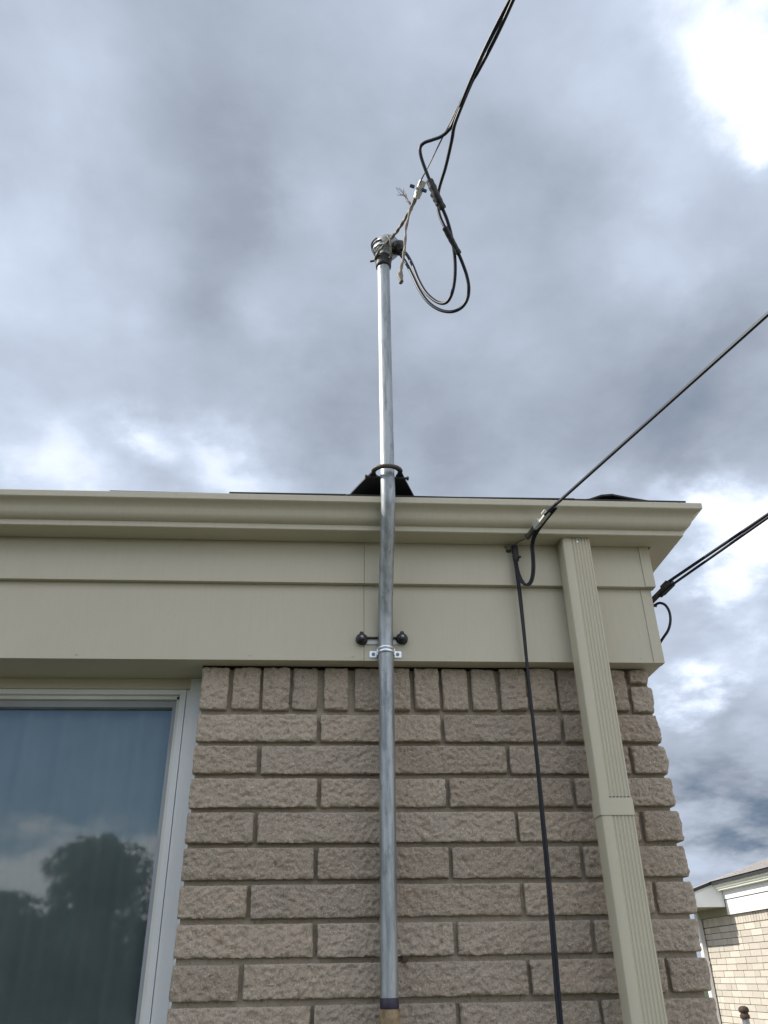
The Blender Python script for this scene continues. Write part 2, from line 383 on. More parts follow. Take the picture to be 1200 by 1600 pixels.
for k_, js in rows.items():
    zt = ZTOP - (k_-1)*PITCH
    for i in range(len(js)-1):
        a = js[i] + (J/2 if i else .0); b = js[i+1] - (J/2 if i < len(js)-2 else 0)
        vs, fs = rough_brick(a, b, zt-BH + random.uniform(-.001, .001), zt + random.uniform(-.0008, .0008), sd_, right_end=(i == len(js)-2)); sd_ += 1
        link('brick', vs, fs, M_brick, wall_o, True)
for (a, b) in [(XL+.001, -.2525), (-.2405, -.1745), (-.1665, -.1015), (-.092, -.0315), (-.0140, .0445), (.0625, .1260), (.1370, .2000), (.2120, .2740), (.2825, .3465), (.3580, .4190), (.4310, .4955), (.5060, .5705), (.5805, .638), (.6490, .7000), (.711, .757)]:
    vs, fs = rough_brick(a, b, 2.1790 + random.uniform(-.0015, .001), 2.2835, sd_); sd_ += 1
    link('brick', vs, fs, M_brick, wall_o, True)
for (a, b, z0, z1) in [(.770, .818, 2.2505, 2.2835), (.768, .8245, 2.1765, 2.2400)]:
    vs, fs = rough_brick(a, b, z0, z1, sd_, right_end=True); sd_ += 1
    link('brick', vs, fs, M_brick, wall_o, True)
# the courses beyond the frame and along the side, coarser
rest = MB()
for r in range(12, 29):
    zt = ZTOP - (r-1)*PITCH
    if zt - BH < 0.02: break
    x = XL if r % 2 else XL - .145
    while x < XR - .02:
        a = max(x, XL); b = min(x+.303-J, XR)
        if b-a > .02: rest.box((a, random.uniform(-.007, -.001), zt-BH), (b, .02, zt), .003)
        x += .303
for r in range(0, 29):
    zt = ZTOP - (r-1)*PITCH; zb = zt-BH
    if r == 0: zb, zt = 2.179, 2.2835
    y = .10 - (0 if r % 2 else .15)
    while y < 9.0:
        a = max(y, .104); b = y+.303-J
        if zb > .02: rest.box((XR-.016, a, zb), (XR+random.uniform(-.004, .003), min(b, 9.0), zt), .003)
        y += .303
    x = -6.5 - (0 if r % 2 else .15)
    while x < -1.96:
        a = max(x, -6.5); b = min(x+.303-J, -1.955)
        if b-a > .02 and zb > .02: rest.box((a, random.uniform(-.007, -.001), zb), (b, .02, zt), .003)
        x += .303
rest.build('brick', M_brick, wall_o, kind='stuff')

# frieze boards: (front y, z low, z high, corner x)
def prism_x(prof, x0, x1):      # closed (y,z) profile swept along x, corner mitred when x1 is a function of y
    k_ = len(prof); vs = [(x0 if not callable(x0) else x0(y), y, z) for y, z in prof] + [(x1 if not callable(x1) else x1(y), y, z) for y, z in prof]
    fs = [(i, (i+1) % k_, k_+(i+1) % k_, k_+i) for i in range(k_)] + [tuple(range(k_))[::-1], tuple(range(k_, 2*k_))]
    return vs, fs
def prism_y(prof, y0, y1, x_of):   # the same profile turned round the corner: depth d=-y becomes x
    k_ = len(prof); vs = [(x_of(y), (y0(y) if callable(y0) else y0), z) for y, z in prof] + [(x_of(y), y1, z) for y, z in prof]
    fs = [((i+1) % k_, i, k_+i, k_+(i+1) % k_) for i in range(k_)] + [tuple(range(k_)), tuple(range(k_, 2*k_))[::-1]]
    return vs, fs
SEAM = .0838
corner = lambda y: .802 - y
low = [(-.0455, 2.2887), (-.0455, 2.512), (-.0400, 2.512), (-.0400, 2.2935), (.0005, 2.2935), (.0005, 2.2887)]
low_deep = [(-.0455, 2.2887), (-.0455, 2.512), (-.0400, 2.512), (-.0400, 2.2935), (.150, 2.2935), (.150, 2.2887)]
up = [(-.0615, 2.4940), (-.0615, 2.6135), (-.0475, 2.6135), (-.0475, 2.4940)]
XF = -6.6
for (pr, nm) in ((low, 'frieze_board'), (up, 'frieze_board')):
    sx = SEAM if pr is low else SEAM+.0005
    v1 = prism_x(pr, XF, sx-.0008)
    MB().add(*v1).build(nm, M_almond, house)
    yoff = .0012
    pr2 = [(y - yoff if y < 0 else y, z - .0006) for y, z in pr]
    cx_ = .802 if pr is low else .7945
    MB().add(*prism_x(pr2, sx, (lambda y: cx_ - y))).build(nm, M_almond, house)
    xo = (lambda y: cx_ - y)
    MB().add(*prism_y(pr2, (lambda y: y), 9.06, xo)).build(nm, M_almond, house)
MB().box((XF, .0010, 2.2889), (XL-.002, .155, 2.2935)).build('frieze_return', M_almond, house)
# corner trim strips
c = MB(); c.box((.8225, -.0490, 2.2875), (.8480, -.0468, 2.4915)); c.box((.8480, -.0490, 2.2875), (.8500, -.0235, 2.4915)); c.build('corner_trim', M_almond, house)
c = MB(); c.box((.8325, -.0652, 2.4932), (.8575, -.0630, 2.611)); c.box((.8575, -.0652, 2.4932), (.8595, -.0395, 2.611)); c.build('corner_trim', M_almond, house)
for (nx_, nz_) in [(-.62, 2.300), (-.20, 2.301), (.055, 2.300), (.300, 2.301), (.560, 2.300), (.790, 2.301)]:
    MB().lathe([(.0026, 0), (.0028, .0006), (.001, .0012)], axis((nx_, -.0467, nz_), (0, -1, 0)), 10).build('nail_head', M_almond, house)
# gutter, ogee front; profile goes round the outside then back inside
og = [(-.0655, 2.6115), (-.1290, 2.6115), (-.1310, 2.6130), (-.1310, 2.6270), (-.1345, 2.6275), (-.1410, 2.6300), (-.1480, 2.6355), (-.1520, 2.6430), (-.1545, 2.6520), (-.1580, 2.6590), (-.1650, 2.6650), (-.1735, 2.6685), (-.1765, 2.6700), (-.1775, 2.6715), (-.1775, 2.6868), (-.1765, 2.6880), (-.1650, 2.6880),
      (-.1650, 2.6865), (-.1755, 2.6850), (-.1745, 2.6720), (-.1630, 2.6670), (-.1555, 2.6590), (-.1525, 2.6520), (-.1500, 2.6435), (-.1460, 2.6370), (-.1400, 2.6320), (-.1290, 2.6290), (-.1290, 2.6135), (-.0670, 2.6135), (-.0670, 2.690), (-.0655, 2.690)]
def sm(o):
    for q in o.data.polygons: q.use_smooth = True
    bm = bmesh.new(); bm.from_mesh(o.data)
    for e in bm.edges:
        if len(e.link_faces) == 2 and e.calc_face_angle(0) > rad(33): e.smooth = False
    bm.to_mesh(o.data); bm.free(); return o
NX = 26
def gutter_run(name, X0, X1):
    """front run in short lengths so that the thin sheet waves a little"""
    k_ = len(og); vs = []; fs = []
    for s_ in range(NX+1):
        t = s_/NX
        for (y, z) in og:
            x = X0 + (X1(y)-X0)*t
            w = mn.noise(Vector((x*1.3, 1, 3)))*.0012*(1-t**8)
            vs.append((x, y + w*(1 if y < -.1 else 0), z + mn.noise(Vector((x*.9, 5, 9)))*.0010*(1-t**8)))
    for s_ in range(NX):
        for i in range(k_): a = s_*k_; fs.append((a+i, a+(i+1) % k_, a+k_+(i+1) % k_, a+k_+i))
    fs += [tuple(range(k_))[::-1], tuple(NX*k_+i for i in range(k_))]
    return MB().add(vs, fs)
gut = sm(gutter_run('gutter', XF, corner).build('gutter', M_gutter, house))
gut2 = sm(MB().add(*prism_y(og, (lambda y: y), 9.2, corner)).build('gutter', M_gutter, house))
# fascia board behind the gutter, roof deck and shingles
MB().box((XF, -.0465, 2.6137), (.8430, -.030, 2.700)).box((.832, -.0300, 2.6137), (.8455, 9.1, 2.700)).build('fascia_board', M_almond, house)
SL = .29
def roofz(x, y):  # hip roof height
    ex = .802 + .15 - x; ey = y + .15; return 2.698 + SL*max(-.05, min(ex, ey, 4.7))
deck = MB()
A = (.952, -.15); Bq = (XF, -.15); apex_y = 4.55
v = [(A[0], A[1], 2.697), (XF, -.15, 2.697), (XF, apex_y, 2.697+SL*4.7), (.952-4.7, apex_y, 2.697+SL*4.7), (.952, 9.25, 2.697), (XF, 9.25, 2.697)]
deck.add(v, [(0, 3, 2, 1), (0, 4, 3), (4, 5, 2, 3)])
roof = deck.build('roof', M_shingle, house)
x = .948; i = 0; sh = None
while x > -3.2:
    w = .305; lift = random.choice([-.006, .0005, .0025, -.007, .0035, -.002]) ; t = .0045
    a = x-w+.0006; l2 = lift + random.uniform(-.0035, .0035)
    vs = [(a, -.158, 2.697+lift), (x, -.158, 2.697+l2), (x, .03, 2.752+.004), (a, .03, 2.752+.004)]
    vs += [(p_[0], p_[1], p_[2]+t) for p_ in vs]
    MB().add(vs, [(0,3,2,1), (4,5,6,7), (0,1,5,4), (1,2,6,5), (2,3,7,6), (3,0,4,7)]).build('shingle', M_shingle, roof); x -= w
# lifted hip shingle near the corner
vs = []; fs = []
prof = [(.640, 2.7095), (.690, 2.7165), (.725, 2.7300), (.755, 2.7335), (.800, 2.7240), (.850, 2.7155), (.905, 2.7080)]
for (px_, pz_) in prof: vs += [(px_, -.140, pz_-.004), (px_, -.140, pz_+.001), (px_+.01, .10, pz_+.045), (px_+.01, .10, pz_+.040)]
for i in range(len(prof)-1):
    a = i*4; fs += [(a+j, a+(j+1) % 4, a+4+(j+1) % 4, a+4+j) for j in range(4)]
fs += [(0, 1, 2, 3), tuple(len(vs)-4+j for j in (3, 2, 1, 0))]
MB().add(vs, fs).build('shingle', M_shingle, roof)
for s_ in range(1, 14):     # upper courses on the side and front slopes as raised butts
    pass

# ------------------------------------------------------------------ downspout
ds = MB()
def spout(z0, z1, x0, x1, yf, yb, ribs=True):
    r = .009; pr = []
    pr += [(x0, yb), (x0, yf+r), (x0+r*.3, yf+r*.3), (x0+r, yf)]
    if ribs:
        xs = x0+.024
        for q in range(6):
            pr += [(xs, yf), (xs+.0018, yf+.0024), (xs+.0042, yf+.0024), (xs+.006, yf)]; xs += .0083
    pr += [(x1-.0035, yf), (x1-.001, yf+.001), (x1, yf+.0035), (x1, yb)]
    k_ = len(pr); vs = [(x, y, z0) for x, y in pr] + [(x, y, z1) for x, y in pr]
    return vs, [(i, (i+1) % k_, k_+(i+1) % k_, k_+i) for i in range(k_)] + [tuple(range(k_))[::-1], tuple(range(k_, 2*k_))]
dsp = sm(MB().add(*spout(1.9455, 2.6105, .6070, .6825, -.1130, -.0660)).build('downspout', M_spout, house))
sm(MB().add(*spout(.15, 1.9125, .6072, .6828, -.1130, -.0640)).build('downspout_length', M_spout, dsp))
bd = MB(); 
def ring_sect(z0, z1, e):
    x0, x1, yf, yb = .6070-e, .6825+e, -.1130-e, -.0640
    pr = [(x0, yb), (x0, yf+.009), (x0+.0027, yf+.0027), (x0+.009, yf), (x1-.004, yf), (x1-.001, yf+.001), (x1, yf+.004), (x1, yb)]
    k_ = len(pr); vs = [(x, y, z0+(-.006 if False else 0)) for x, y in pr] + [(x, y, z1) for x, y in pr]
    return vs, [(i, (i+1) % k_, k_+(i+1) % k_, k_+i) for i in range(k_)] + [tuple(range(k_))[::-1], tuple(range(k_, 2*k_))]
sm(MB().add(*ring_sect(1.9095, 1.9465, .0022)).build('coupling_band', M_spout, dsp))
cr = MB()
for q in range(6): cr.box((.6310+q*.0083, -.1142, 1.9475), (.6360+q*.0083, -.1132, 1.9492))
cr.build('crimp', M_dark, dsp)
MB().lathe([(.0032, 0), (.0036, .001), (.002, .0025)], axis((.6480, -.1125, 2.5985), (0, -1, 0)), 12).build('screw', M_zinc, dsp)

# ------------------------------------------------------------------ window
win = MB(); YT = .100
win.box((-.362, YT, .93), (-.317, .15, 2.2880)); win.build('window', M_white, house); wino = [o for o in house.children if o.name.startswith('window')][0]
f = MB()
f.box((-.3625, .108, .94), (-.3515, .16, 2.262)); f.box((-.372, .114, .94), (-.3627, .16, 2.262))
f.box((-.3375, .0965, .94), (-.3185, .0998, 2.2875)); f.build('jamb', M_white, wino)
f = MB(); f.box((-1.93, .104, 2.2625), (-.345, .16, 2.2884)); f.build('head_casing', M_almond, wino)
f = MB(); f.box((-1.93, .112, 2.2500), (-.3730, .16, 2.2622)); f.box((-.3885, .112, .95), (-.3735, .16, 2.2498)); f.build('frame', M_white, wino)
f = MB(); f.box((-.3975, .124, .95), (-.3888, .16, 2.2470)); f.box((-1.93, .124, 2.2400), (-.3888, .16, 2.2497)); f.build('glazing_bead', M_beige, wino)
f = MB(); f.box((-1.93, .135, 2.2225), (-.3978, .165, 2.2398)); f.box((-.4085, .135, .95), (-.3978, .165, 2.2222)); f.build('sash', M_sash, wino)
f = MB(); f.box((-1.93, .150, .95), (-.4087, .154, 2.2223)); f.build('glass', M_glass, wino)
f = MB(); f.box((-1.95, .03, .88), (-.317, .16, .948)); f.build('sill', M_white, wino)
f = MB(); f.box((-1.945, .1, .95), (-1.931, .16, 2.2884)); f.build('jamb', M_white, wino)
# sealant bead between brick and trim, lumpy where it meets each mortar joint
sl = MB(); pts = []; rr = []
z = 1.38
while z < 2.286:
    pts.append((XL-.0015, .060, z)); ph = ((ZTOP + .006 - z) / PITCH) % 1.0; rr.append(.0035 + .004*max(0, 1-abs(ph-.0)*7, 1-abs(1-ph)*7) + .001*mn.noise(Vector((0, 0, z*40)))); z += .006
sl.tube(pts, rr, 8); sl.build('sealant', M_white, wino, True)
# curtain behind the glass: hanging folds
vs = []; fs = []; NXc = 160
for i in range(NXc+1):
    x = -2.0 + 1.68*i/NXc; y = .190 + .010*math.sin(x*57 + 1.5*math.sin(x*9)) + .004*math.sin(x*131)
    vs += [(x, y, .9), (x, y*1.0+.002*math.sin(x*20), 2.29)]
for i in range(NXc): fs.append((2*i, 2*i+2, 2*i+3, 2*i+1))
link('curtain', vs, fs, M_curtain, wino, True)
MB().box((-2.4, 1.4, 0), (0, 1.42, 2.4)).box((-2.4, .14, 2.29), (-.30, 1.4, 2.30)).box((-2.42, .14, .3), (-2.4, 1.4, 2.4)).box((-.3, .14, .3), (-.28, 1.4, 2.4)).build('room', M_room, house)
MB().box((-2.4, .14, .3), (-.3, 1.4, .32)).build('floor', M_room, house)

# small rusted pin standing out of a mortar joint
pin = MB(); pin.lathe([(.0062, -.010), (.0062, .012), (.0075, .012), (.0075, .0145), (.004, .0150)], axis((.1700, .0, 1.6375), (0, -1, 0)), 14)
pin.build('bolt', M_rust, house, True)
finish(house)

# ================================================================== service mast
mast = empty('service_mast', (.1345, -.040, 0), 'tall galvanised steel conduit mast running up past the gutter to a weatherhead', 'mast')
PR = .0187
path = [(.1330, -.045, 1.5660), (.1345, -.046, 1.75), (.1362, -.052, 2.00), (.1368, -.0600, 2.22), (.1368, -.0650, 2.30), (.1368, -.0670, 2.345), (.1370, -.0755, 2.395), (.1371, -.094, 2.45), (.1383, -.128, 2.53), (.1398, -.162, 2.60), (.1402, -.186, 2.655), (.1396, -.1975, 2.705), (.1388, -.2010, 2.76), (.1390, -.2005, 2.95), (.1396, -.2000, 3.2), (.1402, -.2000, 3.5)]
conduit = MB().tube(spline(path, 8), PR, 32); conduit = conduit.build('conduit', M_galv, mast, True)
MB().lathe([(PR+.0006, 0), (PR+.0010, .0008), (PR+.0010, .0175), (PR+.0002, .019)], axis((.1331, -.0451, 1.5490), (0, 0, 1)), 32).build('coupling', M_paint, mast, True)
MB().lathe([(PR+.0022, -.12), (PR+.0022, -.002), (PR-.001, .0)], axis((.1331, -.0451, 1.5490), (0, 0, 1)), 32).build('fitting', M_tan, mast, True)
MB().tube([(.1325, -.045, 1.43), (.1315, -.045, .9), (.131, -.045, .05)], PR, 24).build('lower_conduit', M_galv, mast, True)
# pipe strap with two screws
sg = MB(); seg = 28; cx, cy, cz = .1368, -.0655, 2.3035
def band(zc, hw, r, lean=.0):
    vs = []; fs = []; prof_ = [(-hw, r-.001), (-hw, r+.0012), (-hw*.5, r+.0026), (hw*.5, r+.0026), (hw, r+.0012), (hw, r-.001)]
    for i in range(seg+1):
        a = math.pi*(1.0 + i/seg)
        for dz, rr_ in prof_: vs.append((cx + rr_*math.cos(a), cy + rr_*math.sin(a), zc + dz))
    k_ = len(prof_)
    for i in range(seg):
        for j in range(k_-1): fs.append((i*k_+j, (i+1)*k_+j, (i+1)*k_+j+1, i*k_+j+1))
    return vs, fs
sg.add(*band(2.3125, .0038, PR)); sg.add(*band(2.3030, .0042, PR+.0006))
sg.build('strap', M_zinc, mast, True); strap = mast.children[-1]
for sx in (-1, 1):
    x0 = cx + sx*(PR+.0010); x1 = cx + sx*.0400
    tb = MB(); tb.box((min(x0, x1), -.0500, 2.2955), (max(x0, x1), -.0475, 2.3125), .001); tb.box((min(x0, x0+sx*.003), -.068, 2.2965), (max(x0, x0+sx*.003), -.0485, 2.3115))
    tb.build('strap_tab', M_zinc, mast)
    MB().lathe([(.0047, 0), (.0047, .0015), (.0025, .0032), (.0006, .0034)], axis((cx+sx*.0305, -.050, 2.3040), (0, -1, 0)), 6).build('screw', M_cast, mast)
# stand-off rod with two dark nuts behind the pipe
MB().tube([(.066, -.053, 2.3460), (.190, -.053, 2.3465)], .0030, 10).build('stand_off_rod', M_plastic, mast, True)
MB().box((.088, -.0495, 2.3300), (.170, -.0470, 2.3430), .001).build('backing_plate', M_clamp, mast)
for (kx, kz, rot) in ((.0772, 2.3420, .3), (.1790, 2.3440, 1.1)):
    kb = MB(); R0 = axis((kx, -.0468, kz), (0, -1, 0)) @ Matrix.Rotation(rot, 4, 'Z')
    kb.lathe([(.0142, 0), (.0152, .003), (.0150, .009), (.0120, .013)], R0, 24); kb.lathe([(.0098, .012), (.0098, .021), (.0080, .0235)], R0, 6)
    kb.box((kx-.0055, -.066, kz+.006), (kx+.0045, -.052, kz+.0165), .0015)
    kb.tube([(kx-.010, -.070, kz-.003), (kx-.002, -.074, kz-.008), (kx+.007, -.070, kz-.004)], .0026, 8)
    ko = kb.build('knob', M_plastic, mast, True)
    MB().tube([(kx-.010, -.0490, kz-.0110), (kx-.0045, -.0495, kz-.0142), (kx+.002, -.0490, kz-.0150)], .0016, 6).build('washer', M_zinc, ko, True)
    MB().lathe([(.0036, 0), (.0036, .004), (.002, .0046)], axis((kx, -.0700, kz), (0, -1, 0)), 12).build('stud', M_cast, ko, True)
# roof bracket: plate with a hole round the pipe, rounded nose to the front
def bracket():
    zc = 2.744; Cx, Cy = .1372, -.2000; ro = .0395; ri = .0300
    outer = []; inner = []
    K_ = 40
    for i in range(K_+1):
        a = math.pi + math.pi*i/K_      # front half circle
        outer.append((Cx + ro*math.cos(a), Cy - .006 + ro*math.sin(a)*.95))
    flare = [(Cx+.0505, -.170), (Cx+.0640, -.130), (Cx+.0790, -.085), (Cx+.115, .02), (Cx-.125, .02), (Cx-.0870, -.085), (Cx-.0700, -.130), (Cx-.0540, -.170)]
    outer += flare
    O = outer; inner = []
    for i in range(len(O)):
        dx = O[i][0]-Cx; dy = O[i][1]-Cy; a = math.atan2(dy, dx); inner.append((Cx+ri*math.cos(a), Cy-.002+ri*math.sin(a)))
    def zf(y): return zc + (y+.20)*.10
    n_ = len(O); vs = []
    for th in (0, .0045):
        vs += [(x, y, zf(y)+th) for x, y in O] + [(x, y, zf(y)+th) for x, y in inner]
    fs = []
    for i in range(n_):
        j = (i+1) % n_
        fs.append((i, n_+i, n_+j, j)); fs.append((2*n_+i, 2*n_+j, 3*n_+j, 3*n_+i)); fs.append((i, j, 2*n_+j, 2*n_+i)); fs.append((n_+i, 3*n_+i, 3*n_+j, n_+j))
    return vs, fs, zf, O
vs, fs, zf, O = bracket()
MB().add(vs, fs).build('roof_bracket', M_plate, mast); rb = mast.children[-1]
rimp = [(x, y, zf(y)+.002) for x, y in O[1:40]]
rm = MB(); rm.tube(rimp, .0042, 10, rfun=lambda t: .0046 - .0030*abs(2*t-1)**3); rm.build('rim', M_rim, rb, True)
bt = MB(); bt.tube([(.086, -.190, 2.7405), (.190, -.190, 2.7375)], .0032, 8); bt.build('bolt', M_plate, rb, True)
for bx, bz, d in ((.0860, 2.7405, -1), (.1905, 2.7372, 1)):
    MB().lathe([(.0060, 0), (.0060, .0045), (.003, .0055)], axis((bx, -.190, bz), (d, 0, 0)), 6).build('bolt_head', M_rust if d < 0 else M_plate, rb)
# dark tape collar and weatherhead
MB().lathe([(PR+.001, 0), (PR+.0048, .003), (PR+.0055, .012), (PR+.0042, .020), (PR+.0066, .026), (PR+.0075, .042), (PR+.004, .046)], axis((.1402, -.200, 3.4990), (0, 0, 1)), 28).build('collar', M_tape, mast, True)
wh = MB()
T = Matrix.Translation((.1500, -.2030, 3.5400)) @ Matrix.Rotation(rad(10), 4, 'Y')
wh.lathe([(.0250, .0), (.0262, .004), (.0300, .012), (.0360, .022), (.0425, .034), (.0450, .044), (.0440, .050), (.0455, .052), (.0450, .060), (.0400, .074), (.0290, .085), (.0140, .091), (.002, .0925)], T, 32)
for v_i, v_ in enumerate(wh.v): wh.v[v_i] = (.146 + (v_[0]-.150)*.88, -.203 + (v_[1]+.203)*.88, 3.540 + (v_[2]-3.540)*.92)
who = wh.build('weatherhead', M_cast, mast, True)
hd = MB()    # dark hood mouth on the right
hd.lathe([(.010, -.002), (.0215, .0), (.0235, .004), (.0235, .020), (.018, .026)], axis((.1790, -.222, 3.5680), (.62, -.45, -.62)), 24); hd.build('hood_mouth', M_plastic, who, True)
for q, (zc_, r0, t0, t1) in enumerate([(3.576, .0390, 2.2, 4.4), (3.564, .0350, 2.3, 4.7), (3.588, .0405, 2.1, 4.0)]):
    pts = [(.1445 + r0*math.cos(a), -.203 + r0*math.sin(a), zc_ - .007*math.cos(a)) for a in np.linspace(t0, t1, 16)]
    MB().tube(pts, .0028, 8).build('clamp_band', M_tape if q != 1 else M_zinc, who, True)
MB().tube([(.098, -.214, 3.5100), (.112, -.217, 3.5115)], .0032, 8).build('clamp_screw', M_rust, who, True)
finish(mast)

# ================================================================== cables
POLE = Vector((7.35, -18.9, 0))
def run_to(P, d, end, n_=40, sag_s=None):
    """from P leaving along d, easing into a sagging span that ends at end (Hermite)"""
    P = Vector(P); end = Vector(end); d = Vector(d).normalized(); Lh = (end-P).length; ch = (end-P).normalized()
    t1 = Vector((ch.x, ch.y, ch.z + (ch.z - d.z))).normalized()
    r = []
    for i in range(n_+1):
        t = i/n_; h = (2*t**3-3*t*t+1, t**3-2*t*t+t, -2*t**3+3*t*t, t**3-t*t)
        r.append(P*h[0] + d*Lh*h[1] + end*h[2] + t1*Lh*h[3])
    return r
svc = empty('service_drop_cable', (.41, -.915, 3.668), 'twisted overhead power drop with two black conductors and drip loops beside the weatherhead', 'power cable')
M0 = Vector((.2323, -.422, 3.610)); M1 = Vector((.4109, -.915, 3.6682)); dM = (M1-M0)
mess = [M0 + dM*t/8 for t in range(9)] + run_to(M1, dM, (7.25, -18.85, 6.55), 60)[1:]
# thin bare messenger, lightly twisted
def at_len(poly, s):
    acc = 0
    for a, b in zip(poly[:-1], poly[1:]):
        L_ = (b-a).length
        if acc + L_ >= s: return a + (b-a)*((s-acc)/L_), (b-a).normalized()
        acc += L_
    return poly[-1], (poly[-1]-poly[-2]).normalized()
tot = sum((b-a).length for a, b in zip(mess[:-1], mess[1:]))
def around(s0, s1, step, r, ph, pitch, drop=0.0):
    out_ = []; s = s0
    while s < s1:
        c_, t_ = at_len(mess, s); nx = t_.cross(Vector((0, 0, 1))).normalized(); ny = nx.cross(t_); a = ph + 2*math.pi*s/pitch
        e = min(1.0, .35 + (s-s0)/.35)
        out_.append(c_ + nx*math.cos(a)*r + ny*(math.sin(a)*r) - Vector((0, 0, drop*(1-min(1, (s-s0)/.3))))); s += step
        if s > 3: step = .06
    return out_
MB().tube(around(0, tot, .02, .0002, 0, .2), .0019, 6, twist=(.25, 3, .9)).build('messenger_wire', M_alu, svc, True)
cA = [(0.3049, -0.62, 3.6122), (0.2928, -0.6, 3.5986), (0.2771, -0.585, 3.5995), (0.2544, -0.57, 3.6052), (0.2297, -0.555, 3.6163), (0.2198, -0.545, 3.61), (0.2219, -0.535, 3.5905), (0.2332, -0.52, 3.5647), (0.25, -0.5, 3.5267), (0.2679, -0.485, 3.4879), (0.2868, -0.465, 3.4582), (0.3018, -0.45, 3.4326), (0.3119, -0.43, 3.4047), (0.3216, -0.41, 3.3689), (0.3273, -0.39, 3.3278), (0.3275, -0.365, 3.2869), (0.321, -0.34, 3.2555), (0.3102, -0.32, 3.2406), (0.2954, -0.3, 3.2547), (0.2766, -0.285, 3.2835), (0.2524, -0.27, 3.3303), (0.2375, -0.255, 3.3944), (0.2275, -0.245, 3.4661), (0.2127, -0.235, 3.5259), (0.1947, -0.225, 3.5613)]
cB = [(0.31, -0.63, 3.6034), (0.3061, -0.59, 3.5918), (0.2986, -0.545, 3.5712), (0.2946, -0.515, 3.5564), (0.2865, -0.49, 3.5477), (0.2799, -0.465, 3.5357), (0.2768, -0.45, 3.5109), (0.2784, -0.44, 3.4802), (0.2847, -0.435, 3.4495), (0.2956, -0.435, 3.416), (0.3064, -0.435, 3.3831), (0.3218, -0.42, 3.3653), (0.3327, -0.41, 3.344), (0.3469, -0.39, 3.3238), (0.3599, -0.375, 3.2955), (0.3671, -0.36, 3.262), (0.3652, -0.34, 3.2405), (0.3528, -0.32, 3.2255), (0.3303, -0.3, 3.2268), (0.3057, -0.285, 3.2402), (0.2813, -0.27, 3.2685), (0.258, -0.26, 3.3049), (0.2386, -0.25, 3.3603), (0.2231, -0.24, 3.4361), (0.2065, -0.23, 3.5004), (0.1866, -0.222, 3.5472)]
def smooth_pts(P, it=2):
    P = [Vector(q) for q in P]
    for _ in range(it): P = [P[0]] + [(P[i-1]+P[i]*2+P[i+1])/4 for i in range(1, len(P)-1)] + [P[-1]]
    return P
for nm, c_, ph in (('conductor', cA, 2.2), ('conductor', cB, 2.2+math.pi)):
    far = around(.31, tot, .03, .0060, ph, .62, 0.006)
    pts = list(reversed(smooth_pts(c_, 1))) + far
    pts = spline(pts[:60], 8) + [Vector(q) for q in pts[60:]]
    MB().tube(pts, .0047, 20).build(nm, M_cable, svc, True)
def lumpy(pts, r, name, parent, m=M_tape):
    P = spline(pts, 7); rr = [r*(1 + .16*mn.noise(Vector(q)*190) + .06*math.sin(i*2.1)) for i, q in enumerate(P)]
    return MB().tube(P, rr, 12).build(name, m, parent, True)
lumpy([(0.2505, -0.498, 3.5286), (0.2690, -0.484, 3.4870), (0.2890, -0.463, 3.4570)], .0105, 'splice', svc)
lumpy([(0.2610, -0.478, 3.5000), (0.2765, -0.468, 3.4680)], .0085, 'splice', svc)
lumpy([(0.2927, -0.449, 3.3990), (0.3123, -0.428, 3.3750), (0.3354, -0.408, 3.3420)], .0080, 'splice', svc)
# wedge clamp holding the messenger
cl = MB(); D = Vector((.2441, -.430, 3.6200)) - Vector((.2262, -.388, 3.5900)); D.normalize()
X0 = Vector((.2262, -.388, 3.5900)); Fm = axis(X0, D)
def obox(Fm, a, b, bev=.0015):
    q = MB(); q.box(a, b, bev); return [Fm @ Vector(v_) for v_ in q.v], q.f
cl.add(*obox(Fm, (-.009, -.0075, 0), (.009, .0075, .036))); cl.add(*obox(Fm, (-.0055, -.010, .010), (.0055, .010, .052)))
cl.build('wedge_clamp', M_clamp, svc)
for a, b in (((0.2075, -0.41, 3.6185), (0.2195, -0.41, 3.6130)), ((0.2425, -0.412, 3.5990), (0.2540, -0.412, 3.5935))):
    MB().tube([a, b], .0055, 6).build('bolt', M_blue, svc)
rope1 = smooth_pts([(0.2291, -0.395, 3.6018), (0.2188, -0.36, 3.5911), (0.2061, -0.33, 3.5901), (0.1901, -0.29, 3.5886), (0.175, -0.262, 3.5829), (0.1584, -0.248, 3.5735), (0.1364, -0.243, 3.5474), (0.1180, -0.228, 3.5330), (.1130, -.205, 3.5290)], 1)
MB().tube(spline(rope1, 10), .0052, 12, twist=(.22, 3, .8), rfun=lambda t: .0054 - .0018*t).build('dead_end_grip', M_alu, svc, True)
rope1b = [(0.150, -.250, 3.590), (.158, -.252, 3.560), (.160, -.240, 3.530), (.158, -.228, 3.515)]
MB().tube(spline(rope1b, 10), .0028, 8, twist=(.3, 2, .9)).build('dead_end_grip', M_alu, svc, True)
rope2 = [(0.225, -0.395, 3.5931), (0.2136, -0.37, 3.5784), (0.2038, -0.36, 3.5398), (0.196, -0.35, 3.5017), (0.1934, -0.345, 3.4614), (0.191, -0.34, 3.427), (0.1869, -0.335, 3.3981), (0.181, -0.33, 3.3669), (0.1766, -0.33, 3.3385), (0.1794, -0.33, 3.3058)]
MB().tube(spline(rope2, 10), .0044, 12, twist=(.28, 2, .45), rfun=lambda t: .0038 if t < .76 else .0038 + .0035*math.sin((t-.76)/.24*math.pi*.62)).build('messenger_tail', M_alu, svc, True)
tf = MB(); b0 = Vector((0.2101, -0.37, 3.5867)); b1 = Vector((0.1960, -0.37, 3.6220))
tf.tube(spline([b0, (b0+b1)/2 + Vector((-.001, 0, -.002)), b1], 4), .0034, 8, twist=(.3, 3, .8))
